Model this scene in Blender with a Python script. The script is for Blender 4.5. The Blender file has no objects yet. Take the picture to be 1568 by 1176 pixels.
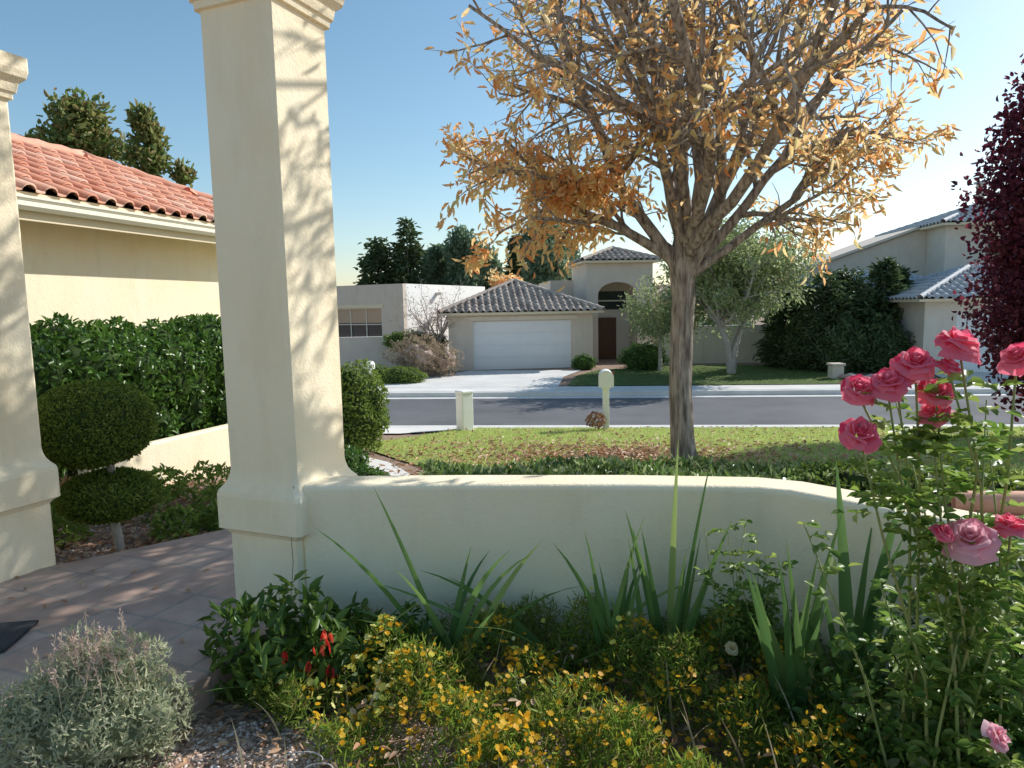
import bpy, bmesh, math, numpy as np
from mathutils import Vector, Matrix
R=np.random.default_rng(7)
rad=math.radians
C=bpy.context.scene.collection
# ------------------------------------------------------------------ materials
def _nt(name):
    m=bpy.data.materials.new(name); m.use_nodes=True
    nt=m.node_tree; b=nt.nodes['Principled BSDF']; return m,nt,b
def ramp(nt,fac,cols,interp='LINEAR'):
    r=nt.nodes.new('ShaderNodeValToRGB'); cr=r.color_ramp; cr.interpolation=interp
    n=len(cols)
    while len(cr.elements)<n: cr.elements.new(0.5)
    for i,c in enumerate(cols):
        if len(c)==4: p,c=c[3],c[:3]
        else: p=i/max(1,n-1)
        cr.elements[i].position=p; cr.elements[i].color=(*c,1)
    nt.links.new(fac,r.inputs[0]); return r.outputs[0]
def noise(nt,scale,detail=4,rough=.55,vec=None,dist=0,stretch=None):
    n=nt.nodes.new('ShaderNodeTexNoise'); n.inputs['Scale'].default_value=scale
    n.inputs['Detail'].default_value=detail; n.inputs['Roughness'].default_value=rough
    n.inputs['Distortion'].default_value=dist
    if vec is None:
        g=nt.nodes.new('ShaderNodeNewGeometry'); vec=g.outputs['Position']
    if stretch:
        mp=nt.nodes.new('ShaderNodeMapping'); mp.inputs['Scale'].default_value=stretch; nt.links.new(vec,mp.inputs[0]); vec=mp.outputs[0]
    nt.links.new(vec,n.inputs['Vector']); return n.outputs[0]
def mat(name,c1,c2=None,scale=3,rough=.85,bump=0,bscale=60,bdist=.01,spec=.3,detail=5,stops=(.3,.7),stretch=None):
    m,nt,b=_nt(name); b.inputs['Roughness'].default_value=rough
    b.inputs['Specular IOR Level'].default_value=spec
    if c2 is None: b.inputs['Base Color'].default_value=(*c1,1)
    else: nt.links.new(ramp(nt,noise(nt,scale,detail,stretch=stretch),[(*c1,stops[0]),(*c2,stops[1])]),b.inputs['Base Color'])
    if bump:
        bp=nt.nodes.new('ShaderNodeBump'); bp.inputs['Strength'].default_value=bump; bp.inputs['Distance'].default_value=bdist
        nt.links.new(noise(nt,bscale,6,.6,stretch=stretch),bp.inputs['Height']); nt.links.new(bp.outputs[0],b.inputs['Normal'])
    return m
def leafmat(name,cols,trans=.35,rough=.5,spec=.3,k=1.0):
    m,nt,b=_nt(name); g=nt.nodes.new('ShaderNodeNewGeometry')
    cols=[tuple(min(.92,x*k) for x in c) for c in cols]
    col=ramp(nt,g.outputs['Random Per Island'],cols)
    nt.links.new(col,b.inputs['Base Color']); b.inputs['Roughness'].default_value=rough
    b.inputs['Specular IOR Level'].default_value=spec
    if trans>0:
        t=nt.nodes.new('ShaderNodeBsdfTranslucent'); nt.links.new(col,t.inputs['Color'])
        mx=nt.nodes.new('ShaderNodeMixShader'); mx.inputs[0].default_value=trans
        nt.links.new(b.outputs[0],mx.inputs[1]); nt.links.new(t.outputs[0],mx.inputs[2])
        nt.links.new(mx.outputs[0],nt.nodes['Material Output'].inputs['Surface'])
    return m
def stucco(name,c1,c2,bump=.5):
    m,nt,b=_nt(name); b.inputs['Roughness'].default_value=.92; b.inputs['Specular IOR Level'].default_value=.15
    base=ramp(nt,noise(nt,1.7,6,.6),[(*c1,.3),(*c2,.72)])
    # faint weather streaks
    mx0=nt.nodes.new('ShaderNodeMix'); mx0.data_type='RGBA'; mx0.blend_type='MULTIPLY'; mx0.inputs[0].default_value=.3
    nt.links.new(base,mx0.inputs[6]); nt.links.new(ramp(nt,noise(nt,5,5,.65,stretch=(1,1,.25)),[(.78,.74,.68,.28),(1,1,1,.5)]),mx0.inputs[7])
    nt.links.new(mx0.outputs[2],b.inputs['Base Color'])
    bp=nt.nodes.new('ShaderNodeBump'); bp.inputs['Strength'].default_value=bump; bp.inputs['Distance'].default_value=.006
    n1=noise(nt,60,3,.6); n2=noise(nt,16,4,.6)
    mx=nt.nodes.new('ShaderNodeMath'); mx.operation='ADD'; nt.links.new(n1,mx.inputs[0]); nt.links.new(n2,mx.inputs[1])
    nt.links.new(mx.outputs[0],bp.inputs['Height']); nt.links.new(bp.outputs[0],b.inputs['Normal']); return m

M_cream=stucco('cream_stucco',(.96,.81,.56),(.97,.87,.66),.6)
M_tan=stucco('tan_stucco',(.68,.58,.48),(.74,.65,.55),.3)
M_tan2=stucco('grey_tan_stucco',(.70,.63,.54),(.78,.71,.62),.3)
M_tansun=stucco('sunlit_stucco',(.92,.89,.84),(.94,.92,.88),.3)  # tan stucco painted paler to put sunlight into one wall's colour
M_trim=mat('trim_paint',(.82,.70,.5),rough=.6)
M_gut=mat('gutter_paint',(.92,.86,.70),rough=.45)
M_door=mat('garage_door_paint',(.86,.85,.85),(.9,.89,.89),2,.5)
M_glass=mat('window_glass',(.03,.04,.05),rough=.08,spec=.8)
M_frame=mat('window_frame',(.75,.7,.6),rough=.5)
M_brown=mat('brown_wood',(.12,.06,.035),rough=.6)
M_blinds=mat('window_blinds',(.55,.40,.28),rough=.7)
M_under=mat('roof_felt',(.03,.025,.022))
def tilemat(name,cols):
    m,nt,b=_nt(name); g=nt.nodes.new('ShaderNodeNewGeometry')
    c=ramp(nt,g.outputs['Random Per Island'],cols)
    mx=nt.nodes.new('ShaderNodeMix'); mx.data_type='RGBA'; mx.blend_type='MULTIPLY'; mx.inputs[0].default_value=.5
    nt.links.new(c,mx.inputs[6]); nt.links.new(ramp(nt,noise(nt,6,6),[(.6,.6,.6,.3),(1,1,1,.65)]),mx.inputs[7])
    nt.links.new(mx.outputs[2],b.inputs['Base Color']); b.inputs['Roughness'].default_value=.75; return m
M_terra=tilemat('terracotta_tile',[(.66,.25,.15),(.82,.40,.27),(.72,.31,.19),(.88,.54,.40)])
M_tile2=tilemat('brown_tile',[(.44,.34,.28),(.60,.49,.41),(.33,.26,.22),(.68,.57,.48)])
M_tile3=tilemat('grey_tile',[(.50,.50,.52),(.64,.63,.64),(.56,.54,.54)])
def soil(name,cols,sc):
    m,nt,b=_nt(name)
    v=nt.nodes.new('ShaderNodeTexVoronoi'); v.inputs['Scale'].default_value=sc
    g=nt.nodes.new('ShaderNodeNewGeometry'); nt.links.new(g.outputs['Position'],v.inputs['Vector'])
    sep=nt.nodes.new('ShaderNodeSeparateColor'); nt.links.new(v.outputs['Color'],sep.inputs[0])
    c=ramp(nt,sep.outputs[0],cols)
    mx=nt.nodes.new('ShaderNodeMix'); mx.data_type='RGBA'; mx.blend_type='MULTIPLY'; mx.inputs[0].default_value=.7
    nt.links.new(c,mx.inputs[6]); nt.links.new(ramp(nt,noise(nt,1.3,6),[(.6,.57,.54,.3),(1,1,1,.7)]),mx.inputs[7])
    nt.links.new(mx.outputs[2],b.inputs['Base Color']); b.inputs['Roughness'].default_value=.95
    bp=nt.nodes.new('ShaderNodeBump'); bp.inputs['Strength'].default_value=.8; bp.inputs['Distance'].default_value=.02
    nt.links.new(v.outputs['Distance'],bp.inputs['Height']); nt.links.new(bp.outputs[0],b.inputs['Normal']); return m
M_soil=soil('mulch_soil',[(.2,.12,.085),(.36,.24,.17),(.50,.36,.27),(.26,.17,.12)],45)
M_asph=mat('asphalt',(.11,.112,.12),(.17,.17,.18),.45,.9,.5,220,.004,stops=(.35,.7),detail=9)
M_conc=mat('concrete',(.62,.60,.57),(.76,.74,.70),1.2,.9,.3,90,.004)
M_lawn=mat('lawn_turf',(.32,.36,.10),(.46,.47,.17),1.6,.95,.8,70,.03)
M_flawn=mat('far_turf',(.09,.13,.04),(.14,.18,.06),1.1,.95,.8,50,.03)
M_wht=mat('white_paint',(.90,.89,.86),(.86,.84,.80),6,.5)
M_bark=mat('bark',(.17,.14,.115),(.52,.45,.38),22,.95,1,45,.035,stops=(.36,.62),stretch=(1,1,.16))
M_bark2=mat('pale_bark',(.36,.32,.27),(.54,.48,.41),9,.95,.8,38,.02)
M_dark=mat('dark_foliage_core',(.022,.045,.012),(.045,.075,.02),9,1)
def tilefloor():
    m,nt,b=_nt('saltillo_tile'); g=nt.nodes.new('ShaderNodeNewGeometry')
    mp=nt.nodes.new('ShaderNodeMapping'); mp.inputs['Rotation'].default_value=(0,0,rad(22)); nt.links.new(g.outputs['Position'],mp.inputs[0])
    br=nt.nodes.new('ShaderNodeTexBrick'); br.offset=0; br.inputs['Scale'].default_value=1
    br.inputs['Brick Width'].default_value=.31; br.inputs['Row Height'].default_value=.31; br.inputs['Mortar Size'].default_value=.010
    br.inputs['Color1'].default_value=(.50,.34,.27,1); br.inputs['Color2'].default_value=(.60,.44,.36,1); br.inputs['Mortar'].default_value=(.42,.35,.30,1)
    nt.links.new(mp.outputs[0],br.inputs['Vector'])
    mx=nt.nodes.new('ShaderNodeMix'); mx.data_type='RGBA'; mx.blend_type='MULTIPLY'; mx.inputs[0].default_value=.8
    nt.links.new(br.outputs[0],mx.inputs[6]); nt.links.new(ramp(nt,noise(nt,5,7,.65),[(.55,.55,.55,.3),(1,1,1,.7)]),mx.inputs[7])
    nt.links.new(mx.outputs[2],b.inputs['Base Color']); b.inputs['Roughness'].default_value=.6
    bp=nt.nodes.new('ShaderNodeBump'); bp.inputs['Strength'].default_value=.6; bp.inputs['Distance'].default_value=.006; bp.invert=True
    nt.links.new(br.outputs['Fac'],bp.inputs['Height']); nt.links.new(bp.outputs[0],b.inputs['Normal']); return m
M_floor=tilefloor()
# ------------------------------------------------------------------ mesh helpers
def link(me,name,mats,parent=None,inv=None,smooth=False):
    o=bpy.data.objects.new(name,me); C.objects.link(o)
    for m in (mats if isinstance(mats,(list,tuple)) else [mats]): me.materials.append(m)
    if smooth:
        me.polygons.foreach_set('use_smooth',np.ones(len(me.polygons),dtype=bool))
    if parent is not None:
        o.parent=parent
        if inv: o.matrix_parent_inverse=Matrix.Translation(parent.location).inverted()
    return o
def grp(name,loc=(0,0,0),rz=0):
    e=bpy.data.objects.new(name,None); C.objects.link(e); e.location=loc; e.rotation_euler=(0,0,rz); e.empty_display_size=.2; return e
def inst(name,V,faces,mats,parent=None,inv=True,smooth=False):
    V=np.asarray(V,dtype=np.float32); n,m,_=V.shape
    me=bpy.data.meshes.new(name); me.vertices.add(n*m); me.vertices.foreach_set('co',V.ravel())
    fl=np.concatenate([np.array(f) for f in faces]); sz=np.array([len(f) for f in faces])
    st=np.concatenate([[0],np.cumsum(sz)[:-1]]); tot=int(sz.sum())
    idx=(fl[None,:]+(np.arange(n)*m)[:,None]).astype(np.int32).ravel()
    ls=(st[None,:]+(np.arange(n)*tot)[:,None]).astype(np.int32).ravel()
    me.loops.add(n*tot); me.loops.foreach_set('vertex_index',idx)
    me.polygons.add(n*len(faces)); me.polygons.foreach_set('loop_start',ls)
    me.update(calc_edges=True); me.validate()
    return link(me,name,mats,parent,inv,smooth)
def norm(a): return a/(np.linalg.norm(a,axis=-1,keepdims=True)+1e-9)
def ru(n): return norm(R.normal(size=(n,3)))
LF=[(0,1,2,3),(0,3,4,5)]
def leafV(P,T,N,L,W,fold=.25,curl=.15):
    n=len(P); T=norm(T); B=norm(np.cross(T,N)); N=np.cross(B,T)
    L=np.broadcast_to(np.asarray(L,float),(n,))[:,None]; W=np.broadcast_to(np.asarray(W,float),(n,))[:,None]
    r1=P+T*L*.3+N*fold*W; r2=P+T*L*.68+N*(fold*W*.8-curl*L*.3)
    return np.stack([P,r1+B*W*.45,r2+B*W*.36,P+T*L-N*curl*L,r2-B*W*.36,r1-B*W*.45],1)
def leaves(name,P,T,N,L,W,m,parent=None,**k):
    return inst(name,leafV(np.asarray(P),T,N,L,W,**k),LF,m,parent)
def pyd(name,v,f,mats,parent=None,inv=False,smooth=False,mi=None):
    me=bpy.data.meshes.new(name); me.from_pydata([tuple(p) for p in v],[],f); 
    o=link(me,name,mats,parent,inv,smooth)
    if mi: me.polygons.foreach_set('material_index',mi)
    me.update(); return o
def box(name,x0,x1,y0,y1,z0,z1,m,parent=None,bev=0):
    v=[(x,y,z) for z in(z0,z1) for y in(y0,y1) for x in(x0,x1)]
    f=[(0,2,3,1),(4,5,7,6),(0,1,5,4),(2,6,7,3),(0,4,6,2),(1,3,7,5)]
    o=pyd(name,v,f,m,parent)
    if bev: 
        b=o.modifiers.new('b','BEVEL'); b.width=bev; b.segments=3
    return o
def tubes(name,pl,m,parent=None,sides=6,inv=True):
    V=[];F=[]
    for pts,rs in pl:
        base=len(V); n=len(pts); up=Vector((.31,.17,.93))
        for i,p in enumerate(pts):
            p=Vector(p)
            d=(Vector(pts[min(i+1,n-1)])-Vector(pts[max(i-1,0)])).normalized()
            a=d.cross(up)
            if a.length<.1: a=d.cross(Vector((1,0,0)))
            a.normalize(); b=d.cross(a)
            for k in range(sides):
                an=2*math.pi*k/sides; V.append(p+(a*math.cos(an)+b*math.sin(an))*rs[i])
        for i in range(n-1):
            for k in range(sides):
                k2=(k+1)%sides; F.append((base+i*sides+k,base+i*sides+k2,base+(i+1)*sides+k2,base+(i+1)*sides+k))
        F.append(tuple(base+(n-1)*sides+k for k in range(sides)))
    return pyd(name,V,F,m,parent,inv,True)
# ------------------------------------------------------------------ terrain
KT=[-60,4,6,8,10,12,14,15.5,15.7,15.72,22.3,22.32,24,26,30,60,900]
KZ=[-.15,-.15,-.22,-.36,-.55,-.8,-1.05,-1.19,-1.2,-1.36,-1.36,-1.2,-1.19,-1.15,-1.1,-1.0,-1.0]
SL=.1
def hz(x,y): return float(np.interp(y+SL*x,KT,KZ))
def hza(x,y): return np.interp(y+SL*x,KT,KZ)
xs=[-700,-200,-60,-20,0,20,60,200,700]
V=[(x,t-SL*x,z) for t,z in zip(KT,KZ) for x in xs]; nx=len(xs)
F=[(j*nx+i,j*nx+i+1,(j+1)*nx+i+1,(j+1)*nx+i) for j in range(len(KT)-1) for i in range(nx-1)]
pyd('ground',V,F,M_soil)
def sheet(name,poly,off,m,extra=0):
    bm=bmesh.new(); vs=[bm.verts.new((x,y,0)) for x,y in poly]; bm.faces.new(vs)
    for t in KT[1:-1]:
        bmesh.ops.bisect_plane(bm,geom=bm.verts[:]+bm.edges[:]+bm.faces[:],plane_co=(0,t,0),plane_no=(SL,1,0))
    for v in bm.verts: v.co.z=hz(v.co.x,v.co.y)+off
    bmesh.ops.triangulate(bm,faces=bm.faces[:])
    bmesh.ops.recalc_face_normals(bm,faces=bm.faces[:])
    for f in bm.faces:
        if f.normal.z<0: f.normal_flip()
    me=bpy.data.meshes.new(name); bm.to_mesh(me); bm.free(); return link(me,name,m)
def tl(t,x): return (x,t-SL*x)
sheet('road',[tl(15.72,-150),tl(15.72,150),tl(22.3,150),tl(22.3,-150)],.03,M_asph)
def strip(name,t0,t1,x0,x1,z0,z1,m,bev=.02):
    v=[(x,t-SL*x,z) for z in(z0,z1) for t in(t0,t1) for x in(x0,x1)]
    f=[(0,2,3,1),(4,5,7,6),(0,1,5,4),(2,6,7,3),(0,4,6,2),(1,3,7,5)]
    o=pyd(name,v,f,m); b=o.modifiers.new('b','BEVEL'); b.width=bev; b.segments=2; return o
strip('kerb',15.45,15.78,-60,60,-1.5,-1.15,M_conc)
strip('kerb',22.2,22.42,-60,60,-1.5,-1.175,M_conc)
strip('gutter_pan',15.785,16.15,-60,60,-1.5,-1.318,M_conc,.005)
strip('gutter_pan',21.75,22.195,-60,60,-1.5,-1.318,M_conc,.005)
strip('sidewalk',22.425,23.6,-60,60,-1.5,-1.165,M_conc,.01)
lawn_poly=[tl(15.45,-1.2),tl(15.45,16),(14,8.0),(8,6.2),(5.0,6.3),(4.2,7.0),(1.5,7.6),(-.4,7.9),(-1.1,8.3),(-1.6,9.2),(-2.2,10.3),(-2.5,11.8),(-2.0,13.2),tl(14.6,-1.5)]
sheet('lawn',lawn_poly,.02,M_lawn)
sheet('walkway',[(-2.14,4.9),(-.95,4.0),(-.9,5.6),(-1.05,7.4),(-1.65,8.8),(-2.9,10.6),(-3.1,12.2),(-3.0,15.8),(-7,16.2),(-7,13.8),(-4.3,12.9),(-4.2,11.5),(-3.6,9.8),(-2.5,8),(-2.2,6.5)],.03,M_conc)
sheet('driveway',[tl(14.0,-3.2),tl(14.0,-2.4),tl(14.7,-1.5),tl(15.45,-1.2),tl(15.45,-3.2)],.035,M_conc)
dg=[(-1.75,29.2),(2.95,28.6),(2.0,26.2),tl(23.61,1.6),tl(23.61,-5.6),(-4.3,26)]
sheet('driveway',dg,.03,M_conc)
sheet('lawn',[tl(23.62,1.9),(2.5,26.3),(3.6,28.2),(6,29.2),(9,29.3),(12.2,28.2),(12.8,25.5),tl(23.62,12.4)],.05,M_flawn)
sheet('driveway',[tl(23.61,14.5),tl(23.61,23.5),(21.5,24.9),(15.4,24.9)],.03,M_conc)
# ------------------------------------------------------------------ porch
def prism(name,poly,z0,z1,m,bev=.0,parent=None,seg=3):
    n=len(poly); v=[(x,y,z0) for x,y in poly]+[(x,y,z1) for x,y in poly]
    f=[tuple(range(n))[::-1],tuple(range(n,2*n))]+[(i,(i+1)%n,n+(i+1)%n,n+i) for i in range(n)]
    bm=bmesh.new(); vs=[bm.verts.new(p) for p in v]
    for q in f: bm.faces.new([vs[i] for i in q])
    bmesh.ops.recalc_face_normals(bm,faces=bm.faces[:]); me=bpy.data.meshes.new(name); bm.to_mesh(me); bm.free()
    o=link(me,name,m,parent)
    if bev:
        b=o.modifiers.new('b','BEVEL'); b.width=bev; b.segments=seg
        me.polygons.foreach_set('use_smooth',np.ones(len(me.polygons),dtype=bool)) 
        w=o.modifiers.new('w','WEIGHTED_NORMAL')
    return o
prism('porch_floor',[(-1.0,3.55),(-1.28,3.2),(-1.42,2.78),(-2.3,2.6),(-8,2.4),(-8,4.05),(-3.05,4.2),(-2.14,4.95),(-1.0,4.1)],-.5,0,M_floor,.012)
mm=mat('doormat_rubber',(.05,.052,.056),rough=.9,bump=.6,bscale=90)
prism('doormat',[(-2.45,3.10),(-3.2,2.98),(-3.32,3.3),(-2.5,3.42)],.004,.022,mm,.006)
def loft_column(name,center,rot,half,top,dz=0,hx=None):
    prof=[(-.3,half+.012),(.40,half+.012),(.425,half+.03),(.44,half+.055),(.62,half+.055),(.645,half+.048),(.67,half+.028),(.70,half+.012),(.73,half+.004),(.76,half),
      (2.93+dz,half),(2.935+dz,half+.02),(2.97+dz,half+.022),(2.975+dz,half+.035),(3.03+dz,half+.045),(3.06+dz,half+.075),(3.10+dz,half+.085),(3.18+dz,half+.085),(3.185+dz,half+.01),(3.22+dz,half-.01),(top,half-.01)]
    V=[];F=[]; ch=.02
    for z,h in prof:
        c=min(ch,h*.2)
        for sx,sy in((1,-1),(1,1),(-1,1),(-1,-1)):
            if sx*sy<0: pts=[(sx*(h-c),sy*h),(sx*h,sy*(h-c))]
            else: pts=[(sx*h,sy*(h-c)),(sx*(h-c),sy*h)]
            for p in pts: V.append((p[0],p[1],z))
    for i in range(len(prof)-1):
        for k in range(8):
            F.append((i*8+k,i*8+(k+1)%8,(i+1)*8+(k+1)%8,(i+1)*8+k))
    F.append(tuple((len(prof)-1)*8+k for k in range(8)))
    e=grp(name,(center[0],center[1],0),rot); pyd('shaft',V,F,M_cream,e); return e
hw=.225; rc=rad(-22)
dl=Vector((-math.cos(rad(22)),math.sin(rad(22)))); dr=Vector((math.sin(rad(22)),math.cos(rad(22))))
F1=Vector((-1.135,3.47)); c1=F1+dl*hw+dr*hw
F2=Vector((-3.17,3.88)); c2=F2+dl*hw+dr*hw
loft_column('stucco_column',c1,rc,hw,4.6,.18); loft_column('stucco_column',c2,rc,hw,4.6,-.03)
e=grp('porch_arch',(c1.x,c1.y,0),math.atan2(c2.y-c1.y,c2.x-c1.x))
Ld=(c2-c1).length; a0=hw-.012; a1=Ld-hw+.012; rr=(a1-a0)/2; cxm=(a0+a1)/2
V=[];F=[]; n=24
for i in range(n+1):
    an=math.pi*i/n; x=cxm-rr*math.cos(an); z=3.42+.62*rr*math.sin(an)
    for y in(-.2,.2): V+= [(x,y,z),(x,y,4.58)]
for i in range(n):
    a=i*4;b=a+4; F+=[(a,b,b+1,a+1),(a+2,a+3,b+3,b+2),(a,a+2,b+2,b),(a+1,b+1,b+3,a+3)]
pyd('arch_body',V,F,M_cream,e)
def wallpoly(path,th):
    pts=[Vector(p) for p in path]; L=[];Rr=[]
    for i,p in enumerate(pts):
        if i==0: d=(pts[1]-p).normalized(); nn=Vector((-d.y,d.x)); s=1
        elif i==len(pts)-1: d=(p-pts[-2]).normalized(); nn=Vector((-d.y,d.x)); s=1
        else:
            d1=(p-pts[i-1]).normalized(); d2=(pts[i+1]-p).normalized(); nn=(Vector((-d1.y,d1.x))+Vector((-d2.y,d2.x))).normalized(); s=1/max(.4,nn.dot(Vector((-d1.y,d1.x))))
        L.append(p); Rr.append(p+nn*th*s)
    return [tuple(p) for p in L]+[tuple(p) for p in Rr[::-1]]
wp=[(-1.12,3.475),(-.3,3.44),(.6,3.37),(1.2,3.28),(1.33,3.21),(1.82,2.67),(2.3,2.10),(3.4,1.05)]
prism('garden_wall',wallpoly(wp,.23),-.4,.695,M_cream,.03,seg=4)
prism('retaining_wall',wallpoly([(-4.15,6.5),(-3.95,7.0),(-3.45,8.4),(-3.3,9.0)],.14),-.7,.22,M_cream,.03)
tubes('wire',[([(-1.14,3.455,.70),(-1.165,3.44,.5),(-1.16,3.44,.3),(-1.18,3.43,.1)],[.0015]*4)],mat('wire_dark',(.08,.07,.06)),sides=4)
# ------------------------------------------------------------------ tile roofs
ex_thick=.022
def tile_plane(O,U,W,poly,tw,tlv):
    O=np.array(O,float);U=np.array(U,float);W=np.array(W,float);N=np.cross(U,W)
    pu=[p[0] for p in poly];pw=[p[1] for p in poly]
    prof=[(0,0)]+[(.30*(1-math.cos(math.pi*k/6)),.27*math.sin(math.pi*k/6)) for k in range(1,6)]+[(.6,0),(.8,-.03),(1.0,0)]
    T=[]
    def inside(u,w):
        c=False;n=len(poly)
        for i in range(n):
            x1,y1=poly[i];x2,y2=poly[(i+1)%n]
            if (y1>w)!=(y2>w) and u<(x2-x1)*(w-y1)/(y2-y1)+x1: c=not c
        return c
    nu=int(math.ceil((max(pu)-min(pu))/tw));nw=int(math.ceil(max(pw)/tlv))
    for j in range(nw):
        for i in range(nu):
            u0=min(pu)+i*tw;w0=j*tlv
            if not inside(u0+tw*.5,w0+tlv*.5): continue
            w1=w0+tlv*1.04; jl=R.uniform(-.008,.008); jr=R.uniform(-.006,.006)
            vv=[]
            for (ww,ex) in((w0-(.04 if j==0 else 0),.045),(w1,.012)):
                for s,hh in prof: vv.append(O+U*(u0+s*tw+jr)+W*(ww+jl)+N*(hh*tw+ex))
            for s,hh in prof: vv.append(O+U*(u0+s*tw+jr)+W*(w0-(.04 if j==0 else 0)+jl)+N*(hh*tw+ex_thick))
            T.append(vv)
    return T
k=9
TF=[(i,i+1,k+i+1,k+i) for i in range(k-1)]+[(2*k+i,2*k+i+1,i+1,i) for i in range(k-1)]
def hip_roof(parent,x0,x1,y0,y1,z,slope,m,tw=.28,tlv=.38,sides='SENW',thick=.1):
    dx=x1-x0;dy=y1-y0; T=[]; hw_=min(dx,dy)/2; rise=hw_*slope; sl=math.sqrt(1+slope**2)
    c=1/sl; s=slope/sl
    if dx>=dy: R0=(x0+hw_,(y0+y1)/2,z+rise);R1=(x1-hw_,(y0+y1)/2,z+rise)
    else: R0=((x0+x1)/2,y0+hw_,z+rise);R1=((x0+x1)/2,y1-hw_,z+rise)
    A=(x0,y0,z);B=(x1,y0,z);Cc=(x1,y1,z);D=(x0,y1,z)
    wl=hw_*sl
    def P(L): return [(0,0),(L,0),(L-hw_,wl),(hw_,wl)] if L>2*hw_+.01 else [(0,0),(L,0),(L/2,wl)]
    if 'S' in sides: T+=tile_plane(A,(1,0,0),(0,c,s),P(dx),tw,tlv)
    if 'E' in sides: T+=tile_plane(B,(0,1,0),(-c,0,s),P(dy),tw,tlv)
    if 'N' in sides: T+=tile_plane(Cc,(-1,0,0),(0,-c,s),P(dx),tw,tlv)
    if 'W' in sides: T+=tile_plane(D,(0,-1,0),(c,0,s),P(dy),tw,tlv)
    inst('roof_tiles',np.array(T),TF,m,parent,False)
    V=[A,B,Cc,D,R0,R1]
    if dx>=dy: F=[(0,1,5,4),(1,2,5),(2,3,4,5),(3,0,4)]
    else: F=[(0,1,4),(1,2,5,4),(2,3,5),(3,0,4,5)]
    V2=[(p[0],p[1],z-thick) for p in(A,B,Cc,D)]; V+=V2; F+=[(0,6,7,1),(1,7,8,2),(2,8,9,3),(3,9,6,0),(6,9,8,7)]
    pyd('roof_deck',V,F,[M_under,M_trim],parent,mi=[0]*4+[1]*5)
    def cap(p,q):
        p=Vector(p);q=Vector(q);L=(q-p).length;n=max(2,int(L/.19)); pts=[];rs=[]
        for i in range(n+1):
            pts.append(p.lerp(q,i/n)+Vector((0,0,.05))); rs.append(.115 if i%2==0 else .095)
        return (pts,rs)
    caps=[cap(A,R0),cap(D,R0),cap(B,R1 if dx>=dy else R0),cap(Cc,R1)]
    if dx<dy: caps[1]=cap(D,R1)
    if (Vector(R0)-Vector(R1)).length>.2: caps.append(cap(R0,R1))
    tubes('roof_caps',caps,m,parent,8,False)
def wall_open(parent,x0,x1,y,z0,z1,th,ops,m,name='front_wall'):
    xs_=x0;i=0
    for (a,b,c_,d_) in ops:
        box(name,xs_,a,y,y+th,z0,z1,m,parent)
        if d_<z1: box(name+'_lintel',a,b,y,y+th,d_,z1,m,parent)
        if c_>z0: box(name+'_sill',a,b,y,y+th,z0,c_,m,parent)
        xs_=b
    box(name,xs_,x1,y,y+th,z0,z1,m,parent)
def window(parent,a,b,y,c_,d_,nx_=2,nz=2,blinds=False):
    box('window_glass',a,b,y+.12,y+.14,c_,d_,M_glass,parent)
    if blinds: box('window_blinds',a,b,y+.105,y+.118,c_+(d_-c_)*.55,d_,M_blinds,parent)
    w=.05
    for i in range(nx_+1):
        x=a+(b-a)*i/nx_; box('window_mullion',max(a,x-w/2),min(b,x+w/2),y+.06,y+.10,c_,d_,M_frame,parent)
    for i in range(nz+1):
        z=c_+(d_-c_)*i/nz; box('window_rail',a,b,y+.065,y+.095,max(c_,z-w/2),min(d_,z+w/2),M_frame,parent)
# --- left neighbour wing
e=grp('tile_roof_house',(-5.25,7.5,.14),rad(-15.4))
box('wall',-5.0,-.55,-5.5,5.35,-1.2,2.58,M_cream,e)
box('soffit',-5.5,-.08,-5.95,5.82,2.585,2.66,M_trim,e)
box('fascia',-.078,-.03,-5.95,5.82,2.50,2.78,M_trim,e)
pf=[(-.028,2.60),(.05,2.60),(.085,2.64),(.085,2.69),(.11,2.72),(.11,2.745),(.095,2.745),(.095,2.70),(-.028,2.70)]
V=[(x,y,z) for y in(-5.95,5.85) for x,z in pf]; n=len(pf)
pyd('gutter',V,[(i,(i+1)%n,n+(i+1)%n,n+i) for i in range(n)]+[tuple(range(n))[::-1],tuple(range(n,2*n))],M_gut,e)
hip_roof(e,-5.2,0,-6.2,5.9,2.80,.44,M_terra,.27,.36)
# --- garage house
e=grp('garage_house',(.45,29.7,-1.12),rad(5))
W2=3.15
wall_open(e,-W2,W2,0,0,2.45,.25,[(-2.1,2.2,-.01,2.13)],M_tan)
box('side_wall',-W2,-W2+.25,.252,7,0,2.45,M_tan,e); box('side_wall',W2-.25,W2,.252,7,0,2.45,M_tan,e)
box('lintel_trim',-2.35,2.45,-.05,-.003,2.16,2.32,M_tan2,e)
for r in range(4):
    box('garage_door_panel',-2.1,2.2,.14,.18,r*.53+.003,(r+1)*.53-.003,M_door,e)
    for cidx in range(8):
        a=-2.1+4.3*cidx/8+.07
        box('door_relief',a,a+4.3/8-.14,.130,.139,r*.53+.1,(r+1)*.53-.1,M_door,e,.004)
box('door_backing',-2.1,2.2,.19,.2,0,2.13,M_tan,e)
hip_roof(e,-3.55,3.55,-.4,7.2,2.5,.40,M_tile2,.30,.40)
box('parapet_block',2.2,5.2,6.2,11,0,4.05,M_tan,e)
box('tower_wall',3.4,3.95,2.6,6.5,0,4.75,M_tan,e); box('tower_wall',5.85,6.6,2.6,6.5,0,4.75,M_tan,e)
V=[];F=[];n=14
for i in range(n+1):
    an=math.pi*i/n; x=4.9-.95*math.cos(an); z=3.2+.6*math.sin(an)
    for y in(2.6,3.1): V+=[(x,y,z),(x,y,4.75)]
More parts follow.
